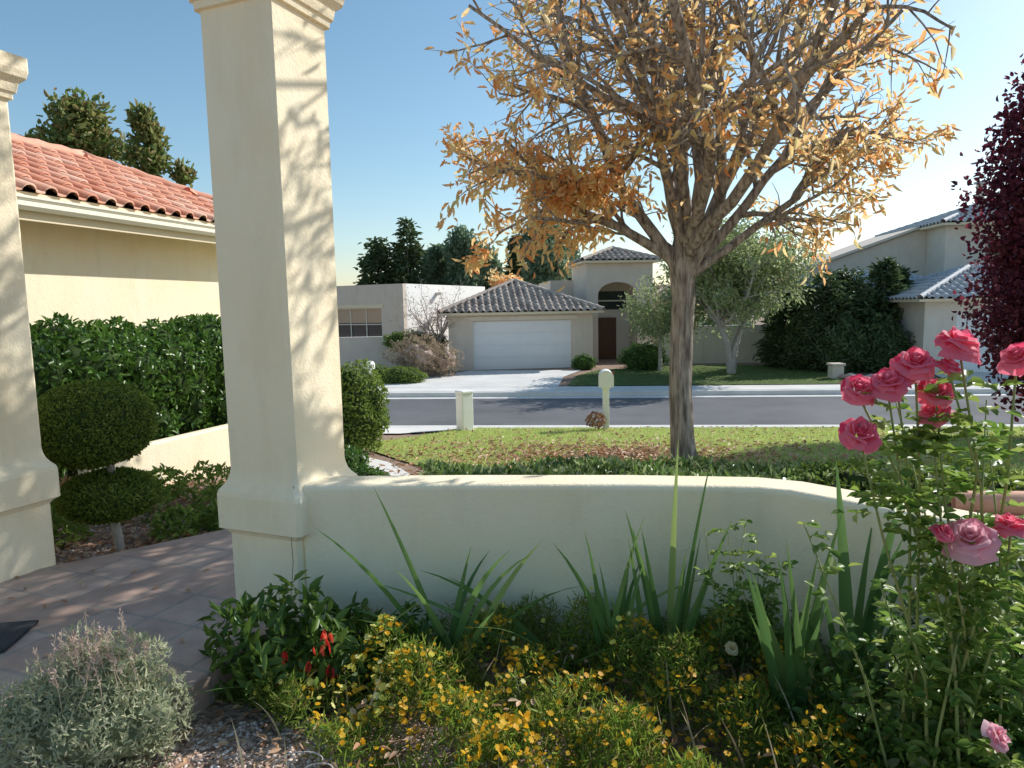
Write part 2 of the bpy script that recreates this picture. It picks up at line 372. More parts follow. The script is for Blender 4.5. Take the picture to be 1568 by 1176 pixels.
for i in range(n):
    a=i*4;b=a+4;F+=[(a,b,b+1,a+1),(a+2,a+3,b+3,b+2),(a,a+2,b+2,b)]
pyd('tower_arch',V,F,M_tan,e)
box('entry_back',3.95,5.85,4.2,4.4,0,4.7,M_tan2,e)
box('entry_door',4.3,5.2,4.12,4.19,0,2.1,M_brown,e,.01)
box('transom_window',4.1,5.7,4.14,4.19,2.5,3.4,M_glass,e); box('transom_frame',4.1,5.7,4.1,4.135,2.9,2.97,M_frame,e)
hip_roof(e,3.15,6.9,2.3,6.8,4.8,.36,M_tile2,.30,.40)
box('rear_wall',6.602,8.2,3.4,8,0,2.9,M_tan,e)
hip_roof(e,6.4,9.4,2.8,8.2,2.95,.4,M_tile2,.3,.4)
# --- courtyard wall
e=grp('courtyard_wall',(9.9,30.6,-1.15),rad(-3))
box('wall_panel',-3.2,3.6,0,.2,0,1.75,M_tan2,e,.02)
box('pilaster',3.61,4.1,-.1,.32,0,1.9,M_tan2,e,.03)
for x in(-1.6,1.2): box('pilaster',x,x+.3,-.05,-.002,0,1.75,M_tan2,e,.01)
# --- flat house
e=grp('flat_roof_house',(-5.3,34,-1.1),rad(-26))
wall_open(e,-5.4,0,0,0,3.95,.3,[(-4.35,-1.35,1.15,2.75)],M_tan)
window(e,-4.35,-1.35,0,1.15,2.75,3,2,True)
box('side_wall',-.3,0,.302,8.6,0,3.95,M_tansun,e)  # sun-facing side: brightness of the sun painted into the stucco
box('side_wall',-5.4,-5.1,.302,8.6,0,3.95,M_tan,e)
box('roof_deck',-5.1,-.3,.302,8.6,3.5,3.6,M_conc,e)
box('canale',.002,.35,3,3.2,3.4,3.55,M_tan2,e)
box('lintel',-4.5,-1.2,-.04,-.002,2.78,2.95,M_trim,e)
e=grp('boundary_wall',(-6.4,30.6,-1.15),rad(6)); box('wall_panel',-4.5,3.4,0,.2,0,1.55,M_tan2,e,.03)
# --- right two-storey house
e=grp('two_storey_house',(15.1,25.0,-1.15),rad(-6))
wall_open(e,0,9,0,0,2.7,.25,[(1.1,5.9,-.01,2.25)],M_tan2)
for r in range(4): box('garage_door_panel',1.1,5.9,.14,.18,r*.56+.003,(r+1)*.56-.003,M_door,e)
box('side_wall',0,.25,.252,6,0,2.7,M_tan2,e)
hip_roof(e,-.4,9.4,-.45,6.2,2.75,.36,M_tile3,.30,.40)
wall_open(e,3.2,13,5.3,2.0,5.9,.25,[(4.9,6.7,4.0,5.35)],M_tan2,'upper_wall')
window(e,4.9,6.7,5.3,4.0,5.35,2,1)
box('upper_side',3.2,3.45,5.552,11,0,5.9,M_tan2,e)
hip_roof(e,2.8,13.5,4.8,11.5,5.95,.34,M_tile3,.3,.4)
box('chimney_pipe',5.5,5.75,7.3,7.55,6.3,7.9,M_tan2,e); box('chimney_cap',5.42,5.83,7.22,7.63,7.902,8.0,M_tile3,e)
V=[(-2.6,7,0),(3.19,7,0),(3.19,7,6.0),(-2.6,7,4.0),(-2.6,12,0),(3.19,12,0),(3.19,12,6.0),(-2.6,12,4.0)]
pyd('side_wing',V,[(0,1,2,3),(4,7,6,5),(0,3,7,4),(3,2,6,7)],M_tan,e)
V=[(-2.8,6.8,3.96),(3.15,6.8,6.03),(3.15,6.8,6.15),(-2.8,6.8,4.1),(-2.8,12,3.96),(3.15,12,6.03),(3.15,12,6.15),(-2.8,12,4.1)]
pyd('wing_coping',V,[(0,1,2,3),(0,3,7,4),(3,2,6,7),(4,7,6,5)],M_tan,e)
hip_roof(e,-2.2,2.6,4.2,6.6,3.3,.5,M_tile3,.3,.4)
box('porch_wall',-1.9,3.19,4.6,6.3,0,3.25,M_tan,e)
# ------------------------------------------------------------------ vegetation
def shrub(name,parts,n,L,W,m,core=M_dark,cs=.86,up=.2,rough=.12,parent=None):
    e=parent or grp(name,parts[0][0])
    tot=sum(max(p[1])**2 for p in parts); P=[];T=[];N=[]
    for c,r in parts:
        k=int(n*max(r)**2/tot); d=ru(k); ph=R.uniform(0,6,6)
        f=1+rough*(np.sin(d[:,0]*5+ph[0])*np.sin(d[:,1]*6+ph[1])+.7*np.sin(d[:,2]*9+ph[2]+d[:,0]*7))-np.abs(R.normal(0,.07,k))
        p=np.array(c)+d*np.array(r)*f[:,None]; o=norm(d/np.array(r))
        P.append(p);N.append(norm(o+.7*ru(k)));T.append(norm(.5*o+ru(k)*.9+np.array([0,0,up])))
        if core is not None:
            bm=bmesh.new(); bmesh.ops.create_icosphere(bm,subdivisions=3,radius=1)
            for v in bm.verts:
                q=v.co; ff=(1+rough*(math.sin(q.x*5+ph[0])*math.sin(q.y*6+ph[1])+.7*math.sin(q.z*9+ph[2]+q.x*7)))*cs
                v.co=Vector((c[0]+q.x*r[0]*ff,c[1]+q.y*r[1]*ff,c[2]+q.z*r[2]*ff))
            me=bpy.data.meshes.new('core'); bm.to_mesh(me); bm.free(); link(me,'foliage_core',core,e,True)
    P=np.concatenate(P);T=np.concatenate(T);N=np.concatenate(N)
    s=R.uniform(.7,1.25,len(P))
    leaves('foliage',P,T,N,L*s,W*s,m,e); return e
G_hedge=leafmat('hedge_leaf',[(.06,.13,.02),(.09,.19,.03),(.14,.26,.045),(.065,.145,.025)],.35,.3,.5)
G_gc=leafmat('ground_cover_leaf',[(.10,.18,.04),(.16,.26,.06),(.26,.36,.12),(.45,.5,.28)],.4,.3,.6)
G_box=leafmat('boxwood_leaf',[(.09,.15,.02),(.15,.22,.03),(.22,.28,.05)],.35)
G_rb=leafmat('round_bush_leaf',[(.14,.22,.035),(.22,.32,.06),(.3,.37,.08)],.4)
G_ltree=leafmat('ash_green_leaf',[(.27,.35,.14),(.36,.43,.19),(.44,.48,.24),(.32,.39,.17)],.5)
G_con=leafmat('juniper_leaf',[(.07,.115,.05),(.10,.15,.06),(.14,.19,.08)],.3)
G_con2=leafmat('spruce_leaf',[(.16,.24,.15),(.22,.31,.19),(.28,.37,.22)],.4)
G_plum=leafmat('plum_leaf',[(.07,.014,.028),(.14,.022,.045),(.24,.05,.075),(.10,.02,.035)],.45)
G_aut=leafmat('autumn_leaf',[(.92,.46,.17),(.92,.62,.28),(.92,.74,.40),(.92,.50,.18),(.92,.80,.48),(.88,.36,.13),(.82,.78,.38),(.92,.58,.28)],.62,.5)
G_pine=leafmat('poplar_leaf',[(.13,.20,.05),(.20,.27,.08),(.34,.34,.12),(.28,.21,.08)],.45)
G_pink=leafmat('dry_shrub_leaf',[(.42,.3,.22),(.5,.39,.28),(.34,.3,.17)],.4)
def grow(p,d,L,r,dep,maxd,out,tw,prm):
    n=prm['seg'][dep]; pts=[p];rs=[r];re=r*.45 if dep<maxd else r*.3; d=d.normalized()
    for i in range(n):
        d=(d+Vector(R.normal(0,prm['wan'],3))+Vector((0,0,prm['up'][dep]))).normalized()
        p=p+d*(L/n); pts.append(p); rs.append(r+(re-r)*(i+1)/n)
    out.append((pts,rs))
    if dep>=maxd-prm.get('lv',0): tw.append(pts)
    if dep>=maxd: return
    nc=prm['kids'][dep]; t0=prm['t0'][dep]; az=R.uniform(0,6)
    for j in range(nc):
        t=t0+(1-t0)*(j+R.uniform(.2,1))/nc; q=min(t*n,n-.001); i=int(q); pos=pts[i].lerp(pts[i+1],q-i)
        dd=(pts[i+1]-pts[i]).normalized(); az+=2.4+R.uniform(-.4,.4); a=rad(R.uniform(*prm['ang'][dep]))
        s1=dd.cross(Vector((.2,.3,1))).normalized(); s2=dd.cross(s1)
        cd=dd*math.cos(a)+(s1*math.cos(az)+s2*math.sin(az))*math.sin(a)
        grow(pos,cd,L*prm['ratio'][dep]*R.uniform(.75,1.25)*(1.15-.4*t),(rs[i])*prm['rr'],dep+1,maxd,out,tw,prm)
def twig_leaves(tw,per,droop=.3,spread=.04,dens=None):
    P=[];T=[]
    for pts in tw:
        m=R.poisson(per*(dens(pts[-1]) if dens else 1))
        for _ in range(m):
            q=R.uniform(.1,1)*(len(pts)-1); i=min(int(q),len(pts)-2); p=pts[i].lerp(pts[i+1],q-i); d=(pts[i+1]-pts[i]).normalized()
            P.append(np.array(p)+R.normal(0,spread,3)); T.append(np.array(d)*.6+R.normal(0,.6,3)+np.array([0,0,-droop]))
    return np.array(P),np.array(T)
# main ash tree
bx,by=2.14,8.4; bz=hz(bx,by)
tr=grp('ash_tree',(bx,by,bz))
out=[];tw=[]
trunk=[Vector((bx+.02,by,bz-.15)),Vector((bx+.01,by,bz+.05)),Vector((bx-.02,by,bz+.4)),Vector((bx-.05,by,bz+1.0)),Vector((bx-.04,by,bz+1.6)),Vector((bx-.02,by,bz+2.1)),Vector((bx-.05,by,bz+2.5)),Vector((bx-.02,by,bz+2.85))]
out.append((trunk,[.23,.175,.152,.142,.14,.145,.16,.12]))
prm=dict(seg=[8,6,5,4],wan=.12,up=[.06,.02,.0,-.03],kids=[7,5,4],t0=[.3,.15,.1],ang=[(25,60),(25,60),(25,65)],ratio=[.44,.52,.55],rr=.6,lv=1)
limbs=[(-62,24,3.3,.08,2.35),(-35,24,4.0,.08,2.6),(178,42,2.6,.07,2.5),(150,30,3.8,.075,2.75),(5,48,3.0,.075,2.45),(15,32,3.9,.085,2.6),(80,40,3.2,.065,2.7),(-85,46,2.6,.06,2.5),(205,30,3.5,.08,2.4),(110,15,4.2,.085,2.85),(-20,54,2.6,.06,2.4),(190,60,1.8,.04,2.6),(250,40,2.8,.06,2.7),(172,72,1.5,.03,2.7)]
for az,ti,L,r,zz in limbs:
    a=rad(az);t=rad(ti); d=Vector((math.cos(a)*math.sin(t),math.sin(a)*math.sin(t),math.cos(t)))
    grow(Vector((bx-.02,by,bz+zz-.1)),d,L,r,0,3,out,tw,prm)
# boughs that reach over the garden wall and throw the branch shadows on the columns
for az,ti,L,r,zz in [(-93,50,4.3,.08,2.6),(-78,47,4.4,.075,2.75),(-104,43,4.3,.07,2.8)]:
    a=rad(az);t=rad(ti); d=Vector((math.cos(a)*math.sin(t),math.sin(a)*math.sin(t),math.cos(t)))
    grow(Vector((bx-.02,by,bz+zz-.1)),d,L,r,0,3,out,tw,prm)
tubes('trunk_and_branches',out,M_bark,tr,7)
def dens(p):
    rr_=math.hypot(p.x-bx,p.y-by)/(.55+.42*(p.z-bz-2.0)+.01)
    d=.12+1.1*min(1.4,max(0,rr_-.45))
    if p.z<bz+3.4: d*=1.5
    if p.y<by-2.0: d*=.45
    return d*(.25+1.1*(math.sin(p.x*3.1+p.z*2.3)*math.sin(p.y*2.7-p.z)+.2>0))
P,T=twig_leaves(tw,4.4,.35,.06,dens)
s=R.uniform(.7,1.3,len(P))
leaves('foliage',P,T,ru(len(P)),.12*s,.04*s,G_aut,tr,curl=.25)
print('ash leaves',len(P))
def gtree(name,base,ht,limb_n,L,r,m,bark,per,leafL,leafW,tilt=(20,60),forks=1,kids=(6,5),maxd=2,droop=.3,up=.05,spread=.12):
    e=grp(name,base); out=[];tw=[]; b=Vector(base)
    for f in range(forks):
        ofs=Vector((R.uniform(-1,1),R.uniform(-.4,.4),0))*.25*(forks>1)
        if forks==2: ofs.x=(.22 if f else -.22)
        tp=[b-Vector((0,0,.1)),b+ofs*.6+Vector((0,0,ht*.5)),b+ofs*2.2+Vector((0,0,ht))]
        out.append((tp,[r,r*.8,r*.7]))
        az=R.uniform(0,6)
        for k in range(limb_n):
            az+=2.4; t=rad(R.uniform(*tilt)); d=Vector((math.cos(az)*math.sin(t),math.sin(az)*math.sin(t),math.cos(t)))
            q=R.uniform(.7,1); pp=tp[1].lerp(tp[2],q)
            grow(pp,d,L*R.uniform(.8,1.15),r*.5,0,maxd,out,tw,dict(seg=[5,4,3,3],wan=.12,up=[up,.02,0,0],kids=list(kids)+[3],t0=[.2,.1,.1],ang=[(25,65),(25,70),(30,70)],ratio=[.5,.5,.5],rr=.55,lv=1))
    tubes('trunk_and_branches',out,bark,e,5)
    if per>0:
        P,T=twig_leaves(tw,per,droop,spread); s=R.uniform(.7,1.3,len(P)); leaves('foliage',P,T,ru(len(P)),leafL*s,leafW*s,m,e)
    return e
gtree('desert_ash_tree',(8.4,26,hz(8.4,26)),2.1,9,3.0,.16,G_ltree,M_bark2,30,.17,.07,(15,75),2,spread=.2,up=.08)
gtree('desert_ash_tree',(6.0,27.5,hz(6,27.5)),1.6,7,1.5,.1,G_ltree,M_bark2,16,.14,.06,(25,80),1,spread=.2)
M_twig=mat('twig_bark',(.46,.33,.28),(.6,.48,.42),8)
gtree('bare_crabapple_tree',(-3.2,30,hz(-3.2,30)),1.2,10,2.2,.07,G_pink,M_twig,1.2,.08,.04,(10,55),1,kids=(7,6))
def conifer(name,base,H,Rr,n,m,L=.3,W=.1,p=.8,r0=.25):
    e=grp(name,base); b=np.array(base); 
    nb=max(70,n//30); P=[];T=[]
    zz=np.sort(R.uniform(.04,1,nb))
    for z in zz:
        rad_=Rr*((1-z)**p)*R.uniform(.8,1.1)+.05; az=R.uniform(0,2*math.pi); k=max(8,int(n/nb*(.4+1.2*(1-z))))
        t=R.uniform(.1,1,k)**.7; d=np.array([math.cos(az),math.sin(az),0])
        q=b+np.outer(t*rad_,d)+np.array([0,0,z*H])+np.outer(-.22*t*t*rad_,[0,0,1])+R.normal(0,.12*Rr,(k,3))*np.array([1,1,.6])
        P.append(q);T.append(np.tile(d,(k,1))+R.normal(0,.5,(k,3)))
    P=np.concatenate(P);T=np.concatenate(T); s=R.uniform(.6,1.2,len(P))
    leaves('needles',P,T,ru(len(P))+np.array([0,0,.8]),L*s,W*s,m,e)
    tubes('trunk',[([tuple(b),tuple(b+np.array([0,0,H*.95]))],[Rr*.08+.04,.02])],M_bark,e,6); return e
for x,y,H,r_ in[(12.3,27,3.7,1.4),(13.6,27.8,3.9,1.5),(15.0,27.6,4.2,1.1),(11.6,28.4,3.4,1.2),(16.0,28.5,4.0,.8)]:
    conifer('juniper_tree',(x,y,hz(x,y)),H,r_,5000,G_con,.28,.1,.5)
shrub('juniper_shrub',[((12.6,26.2,-.3),(1.1,.9,1.2)),((14.2,26.4,-.3),(1.1,.9,1.3)),((11.7,26.9,.0),(.8,.8,1.3))],7000,.2,.07,G_con,rough=.2)
def blobtree(name,base,H,Rr,n,m,L,W,zlo=.28,nc=22,bark=M_bark):
    e=grp(name,base); b=np.array(base); P=[]; T=[]
    for i in range(nc):
        u=R.uniform(0,1); z=(zlo+(.96-zlo)*u)*H; rr_=Rr*(math.sin(math.pi*min(.97,.12+.85*u))**.6)
        a=R.uniform(0,6.28); c=b+np.array([math.cos(a)*rr_*R.uniform(.2,.75),math.sin(a)*rr_*R.uniform(.2,.75),z]); k=n//nc
        d=ru(k)*(R.uniform(.3,1,(k,1)))*Rr*.42; P.append(c+d*np.array([1,1,1.15])); T.append(ru(k)+np.array([0,0,.5]))
    P=np.concatenate(P);T=np.concatenate(T); s=R.uniform(.7,1.2,len(P)); leaves('foliage',P,T,ru(len(P)),L*s,W*s,m,e)
    tubes('trunk',[([tuple(b),tuple(b+np.array([0,0,H*.8]))],[Rr*.07+.06,.03])],bark,e,6); return e
blobtree('purple_plum_tree',(10.0,12.1,hz(10.0,12.1)),6.8,2.15,34000,G_plum,.12,.075,.16,90)
blobtree('pear_tree',(-13.9,23,-1),9.9,1.45,6200,G_pine,.26,.14,.4,nc=46)
blobtree('pear_tree',(-11.8,23,-1),9.4,.85,4200,G_pine,.24,.13,.4,nc=36)
blobtree('pear_tree',(-10.8,23.5,-1),7.6,.9,3000,G_pine,.24,.13,.4,nc=26)
blobtree('pear_tree',(-15.4,23,-1),8.4,1.0,2800,G_pine,.26,.14,.4)
for x,y,H,r_,t in[(-13.3,70,9.6,2.8,0),(-10.3,70,11.4,2.2,0),(-7.4,72,9.0,1.7,0),(-4.6,70,10.4,2.7,1),(3.6,66,11.0,3.2,1),(.8,72,9.8,1.5,0),(-8.7,76,9.0,2.4,0),(-6.2,75,8.6,2.2,1),(-2.6,76,8.6,2.2,1),(6.5,76,9.4,2.4,1)]:
    if t: blobtree('cottonwood_tree',(x,y,-1),H,r_,5600,G_con2,.5,.25,nc=30)
    else: conifer('pine_tree',(x,y,-1),H,r_,5200,G_con2 if H<9.5 and x>-12 else G_con,.65,.26,.55)
blobtree('autumn_tree',(-.3,58,-1),5.8,2.0,3000,G_aut,.3,.18)
P=[];T=[]
for k in range(90):
    x=R.uniform(-75,75);y=R.uniform(62,85);h_=R.uniform(1.6,3.4);r_=R.uniform(1.5,3.2)
    d=ru(260)*R.uniform(.5,1,(260,1)); P.append(np.array([x,y,-1+h_*.5])+d*np.array([r_,r_,h_*.55])); T.append(d+ru(260))
P=np.concatenate(P); leaves('distant_trees',P,np.concatenate(T),ru(len(P)),.6,.32,G_con2)
shrub('round_shrub',[((5.5,28.3,-.62),(.95,.8,.62))],3500,.08,.035,G_hedge)
shrub('round_shrub',[((3.05,29.0,-.85),(.5,.4,.36))],1500,.07,.03,G_hedge)
shrub('dry_shrub',[((-3.7,27.2,-.3),(1.05,.8,.8)),((-2.7,27.4,-.5),(.6,.6,.6))],4500,.11,.035,G_pink,core=M_twig,cs=.6,rough=.25)
shrub('low_shrub',[((-4.2,25.6,-.95),(1.0,.6,.38)),((-5.2,25.8,-.9),(.7,.6,.4))],3500,.08,.03,G_rb)
shrub('creeping_shrub',[((-4.6,30.2,.2),(1.0,.5,.4)),((-3.5,30.4,.1),(.7,.5,.4))],2500,.1,.05,G_rb)
shrub('low_shrub',[((9.9,11.2,hz(9.9,11.2)+.35),(1.0,.7,.5)),((11.2,11.6,-.4),(1.0,.8,.6))],5000,.07,.03,G_box)
shrub('tall_shrub',[((-2.35,9.9,.12),(.52,.5,.68)),((-2.65,9.7,-.3),(.45,.45,.5))],6500,.06,.028,G_rb)
shrub('low_shrub',[((-2.1,8.2,-.3),(.3,.3,.2)),((-1.55,7.1,-.25),(.25,.25,.16))],1800,.06,.03,G_hedge)
shrub('dry_flower_plant',[((1.82,14.7,hz(1.8,14.7)+.25),(.2,.18,.14))],260,.07,.05,leafmat('dry_red_leaf',[(.4,.12,.1),(.5,.3,.2),(.3,.3,.12)],.3),core=None)
parts=[]
for i in range(8):
    t=i/7; x=-5.0+1.25*t; y=5.9+4.3*t
    parts+=[((x,y,.95+R.uniform(-.06,.06)),(.55,.62,.55)),((x+R.uniform(-.05,.08)-.06,y+.2,.5),(.56,.6,.58))]
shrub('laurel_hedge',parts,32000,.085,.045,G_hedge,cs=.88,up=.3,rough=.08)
e=grp('topiary_shrub',(-3.03,4.95,-.15))
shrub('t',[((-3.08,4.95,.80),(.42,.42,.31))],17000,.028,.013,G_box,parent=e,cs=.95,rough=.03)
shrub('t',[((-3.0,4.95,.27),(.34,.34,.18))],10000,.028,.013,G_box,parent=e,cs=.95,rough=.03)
tubes('stem',[([(-2.95,4.95,-.2),(-2.99,4.96,.1),(-2.97,4.95,.45),(-3.02,4.95,.7)],[.035,.03,.028,.03])],M_bark2,e,8)
n=5200
x=R.uniform(-1.0,3.3,n);y=6.6+R.uniform(0,1.1,n)-.05*x
hgt=.10+.07*np.sin(x*3.1+y*2)*np.sin(y*4+x)+R.uniform(-.05,.06,n)
P=np.stack([x,y,hza(x,y)+np.clip(hgt,.02,.3)],1)
leaves('ground_cover_plants',P,ru(n)+np.array([0,0,.9]),ru(n)+np.array([0,0,.6]),.10*R.uniform(.6,1.3,n),.04*R.uniform(.6,1.3,n),G_gc)
shrub('ground_cover_plants',[((4.3,6.3,-.2),(.6,.5,.2)),((5.6,6.0,-.2),(.6,.5,.2)),((3.3,6.6,-.25),(.5,.4,.2))],3500,.09,.035,G_box,rough=.2)
def pinpoly(x,y,poly):
    c=np.zeros(len(x),bool);n=len(poly)
    for i in range(n):
        x1,y1=poly[i];x2,y2=poly[(i+1)%n]
        if y1==y2: continue
        c^=((y1>y)!=(y2>y))&(x<(x2-x1)*(y-y1)/(y2-y1)+x1)
    return c
def grass(name,poly,n,h,w,m):
    px=[p[0] for p in poly];py=[p[1] for p in poly]
    x=R.uniform(min(px),max(px),n);y=R.uniform(min(py),max(py),n);k=pinpoly(x,y,poly);x=x[k];y=y[k];n=len(x)
    b=np.stack([x,y,hza(x,y)+.015],1);a=R.uniform(0,6.28,n);d=np.stack([np.cos(a),np.sin(a),0*a],1)
    hh=h*R.uniform(.5,1.3,n)[:,None]; tip=b+np.array([0,0,1])*hh+R.normal(0,.4,(n,3))*hh*np.array([1,1,.2])
    inst(name,np.stack([b-d*w/2,b+d*w/2,tip],1),[(0,1,2)],m,None)
G_grass=leafmat('grass_blade',[(.32,.46,.10),(.44,.56,.15),(.55,.62,.20),(.66,.66,.30)],.5)
G_grass2=leafmat('far_grass_blade',[(.12,.2,.04),(.16,.24,.06),(.2,.28,.07)],.4)
grass('lawn_grass',lawn_poly,130000,.05,.014,G_grass)
grass('lawn_grass',[(2.2,21.8+1.6),(2.5,26.3),(3.6,28.2),(6,29.2),(9,29.3),(12.2,28.2),(12.8,25.5),(12.4,22.6)],26000,.07,.03,G_grass2)
G_fall=leafmat('fallen_leaf',[(.42,.2,.1),(.58,.33,.18),(.66,.45,.28),(.34,.17,.09),(.7,.55,.38)],.2)
n=4300; r_=np.abs(R.normal(0,1.7,n)); a=R.uniform(0,6.28,n); x=1.4+r_*np.cos(a)*1.3;y=9.0+r_*np.sin(a)*1.0
x[:700]=R.uniform(-1.5,9,700); y[:700]=R.uniform(7.5,15,700)
k=(y>6.6)&(y+SL*x<15.4); x=x[k];y=y[k];n=len(x)
leaves('fallen_leaves',np.stack([x,y,hza(x,y)+.05+R.uniform(0,.03,n)],1),ru(n)*np.array([1,1,.2]),ru(n)*.5+np.array([0,0,1]),.09,.04,G_fall)
n=2600; x=R.uniform(-5,-2.0,n);y=R.uniform(4.2,7.5,n);k=(y>x+7.3)|(x<-3.1); x=x[k];y=y[k];n=len(x)
leaves('fallen_leaves',np.stack([x,y,hza(x,y)+.02+R.uniform(0,.02,n)],1),ru(n)*np.array([1,1,.2]),ru(n)*.5+np.array([0,0,1]),.07,.035,G_fall)
n=700; x=R.uniform(-2.0,1.2,n);y=R.uniform(1.9,3.2,n)
leaves('fallen_leaves',np.stack([x,y,-.15+R.uniform(.01,.16,n)*(x>-1)+.01],1),ru(n)*np.array([1,1,.3]),ru(n)*.6+np.array([0,0,1]),.05,.022,G_fall)
n=40; x=R.uniform(-4,-1.5,n);y=R.uniform(2.9,4.2,n)
leaves('fallen_leaves',np.stack([x,y,.006+R.uniform(0,.01,n)],1),ru(n)*np.array([1,1,.1]),ru(n)*.3+np.array([0,0,1]),.05,.022,G_fall)
for (x,y,r_) in[(-3.6,5.2,.2),(-2.7,5.3,.16),(-3.3,5.9,.22),(-4.1,5.0,.18),(-2.6,5.9,.2),(-3.0,6.6,.25),(-3.9,5.8,.2),(-2.4,5.5,.14),(-3.5,6.6,.2)]:
    shrub('bedding_plant',[((x,y,-.1),(r_,r_,r_*.8))],420,.07,.03,G_rb,core=None)
def stones(name,x,y,s,m,zoff=.0):
    n=len(x); t=np.array([(1,0,0),(0,1,0),(-1,0,0),(0,-1,0),(0,0,1),(0,0,-1),(.6,.6,.5),(-.6,.6,.5),(-.6,-.6,.5),(.6,-.6,.5)])
    a=R.uniform(0,6.28,n);sx=s*R.uniform(.7,1.4,n);sy=s*R.uniform(.7,1.2,n);sz=s*R.uniform(.4,.8,n)
    V=t[None]*np.stack([sx,sy,sz],1)[:,None,:]; V=V*(1+R.normal(0,.12,(n,10,1)))
    X=V[...,0]*np.cos(a)[:,None]-V[...,1]*np.sin(a)[:,None];Y=V[...,0]*np.sin(a)[:,None]+V[...,1]*np.cos(a)[:,None]
    V=np.stack([X+x[:,None],Y+y[:,None],V[...,2]+(hza(x,y)+zoff)[:,None]],2)
    inst(name,V,[(0,6,9),(0,1,6),(1,7,6),(1,2,7),(2,8,7),(2,3,8),(3,9,8),(3,0,9),(4,6,7),(4,7,8),(4,8,9),(4,9,6)],m,None)
G_stone=leafmat('gravel_stone',[(.38,.25,.2),(.56,.41,.33),(.7,.6,.53),(.46,.3,.23),(.8,.75,.7)],0,.9)
n=9000; stones('gravel',R.uniform(-2.4,.2,n),R.uniform(1.7,2.75,n),R.uniform(.004,.012,n),G_stone)
n=3500; stones('gravel',R.uniform(-5,-2.2,n),R.uniform(4.4,7,n),R.uniform(.008,.02,n),G_stone)
# ------------------------------------------------------------------ street furniture
def arch_box(name,e,hw_,y0,y1,zb,zs,m,n=12):
    V=[]
    for y in(y0,y1):
        V+=[(-hw_,y,zb),(hw_,y,zb)]+[(hw_*math.cos(math.pi*i/n),y,zs+hw_*math.sin(math.pi*i/n)) for i in range(n+1)]
    k=n+3; return pyd(name,V,[tuple(range(k)),tuple(range(k,2*k))[::-1]]+[(i,(i+1)%k,k+(i+1)%k,k+i) for i in range(k)],m,e)
e=grp('mailbox',(2.06,14.9,hz(2.06,14.9)),rad(-6))
box('post',-.07,.07,-.07,.07,-.2,1.0,M_wht,e,.01); box('arm',-.1,.1,-.24,.2,.96,1.0,M_wht,e,.008)
arch_box('box_body',e,.155,-.27,.24,1.002,1.19,M_wht); arch_box('door',e,.165,-.30,-.272,.99,1.19,M_wht)
box('latch',-.02,.02,-.315,-.301,1.28,1.32,M_gut,e)
box('flag',.157,.165,-.05,.12,1.12,1.3,mat('flag_red',(.5,.04,.03)),e)
e=grp('utility_pedestal',(-1.07,15.1,hz(-1.07,15.1)),rad(40))
box('body',-.15,.15,-.13,.13,-.2,.84,M_wht,e,.02); box('lid',-.165,.165,-.145,.145,.842,.92,M_wht,e,.03); box('plinth',-.2,.2,-.17,.17,-.2,.03,M_conc,e,.01)
e=grp('mailbox',(-5.2,24.9,hz(-5.2,24.9)))
box('post',-.08,.08,-.08,.08,-.2,.62,M_wht,e,.02); arch_box('box_body',e,.15,-.25,.25,.622,.76,M_wht)
x=np.array([11.9,12.4,12.9,13.4,11.6,12.1]);y=np.array([23.0,23.4,22.9,23.6,23.8,24.2]); stones('landscape_boulders',x,y,np.array([.28,.2,.3,.22,.2,.25]),G_stone,.1)
e=grp('stone_pillar',(11.45,24.0,hz(11.45,24))); box('pillar',-.2,.2,-.2,.2,-.2,.5,M_tan,e,.03); box('cap',-.24,.24,-.24,.24,.502,.58,M_tan,e,.02)
M_pot=mat('terracotta_edge',(.6,.33,.22),(.7,.42,.3),8)
tubes('terracotta_edging',[([(3.7,5.6,-.1),(4.1,5.45,-.08),(4.5,5.5,-.1),(4.9,5.7,-.12)],[.09,.1,.1,.09])],M_pot,sides=8)
# ------------------------------------------------------------------ foreground plants
G_fern=leafmat('feathery_leaf',[(.13,.24,.03),(.22,.34,.05),(.34,.44,.07),(.26,.31,.06),(.46,.38,.14)],.5)
G_yel=leafmat('orange_petal',[(.92,.42,.01),(.92,.58,.03),(.92,.48,.02)],.45)
G_lem=leafmat('lemon_petal',[(.92,.85,.18),(.92,.78,.10),(.92,.88,.4)],.4)
def mound(x,y):
    m=.17+.07*np.sin(x*5.3+1)*np.sin(y*6.1)+.06*np.sin(x*11+y*7)+.05*np.sin(x*17-y*13)
    left=np.clip((x+1.35+ (2.75-y)*.55)/.3,0,1)
    return np.clip(m,.03,.4)*left
n=100000; x=R.uniform(-1.5,1.6,n);y=R.uniform(1.75,3.38,n)
bare=(x< -1.25+(2.9-y)*1.0)&(y<2.9)
dens_=np.sin(x*9+2)*np.sin(y*8-x*3)+.5*np.sin(x*19+y*15)
k=(~bare)&(R.random(n)<.58+.46*dens_); x=x[k];y=y[k];n=len(x)
mz=mound(x,y); z=-.15+mz*R.uniform(.1,1.15,n)**.6
P=np.stack([x,y,z],1); T=ru(n)*.9+np.array([0,0,.75])
leaves('flowering_ground_cover',P,T,ru(n),.045*R.uniform(.6,1.4,n),.006,G_fern,curl=.2)
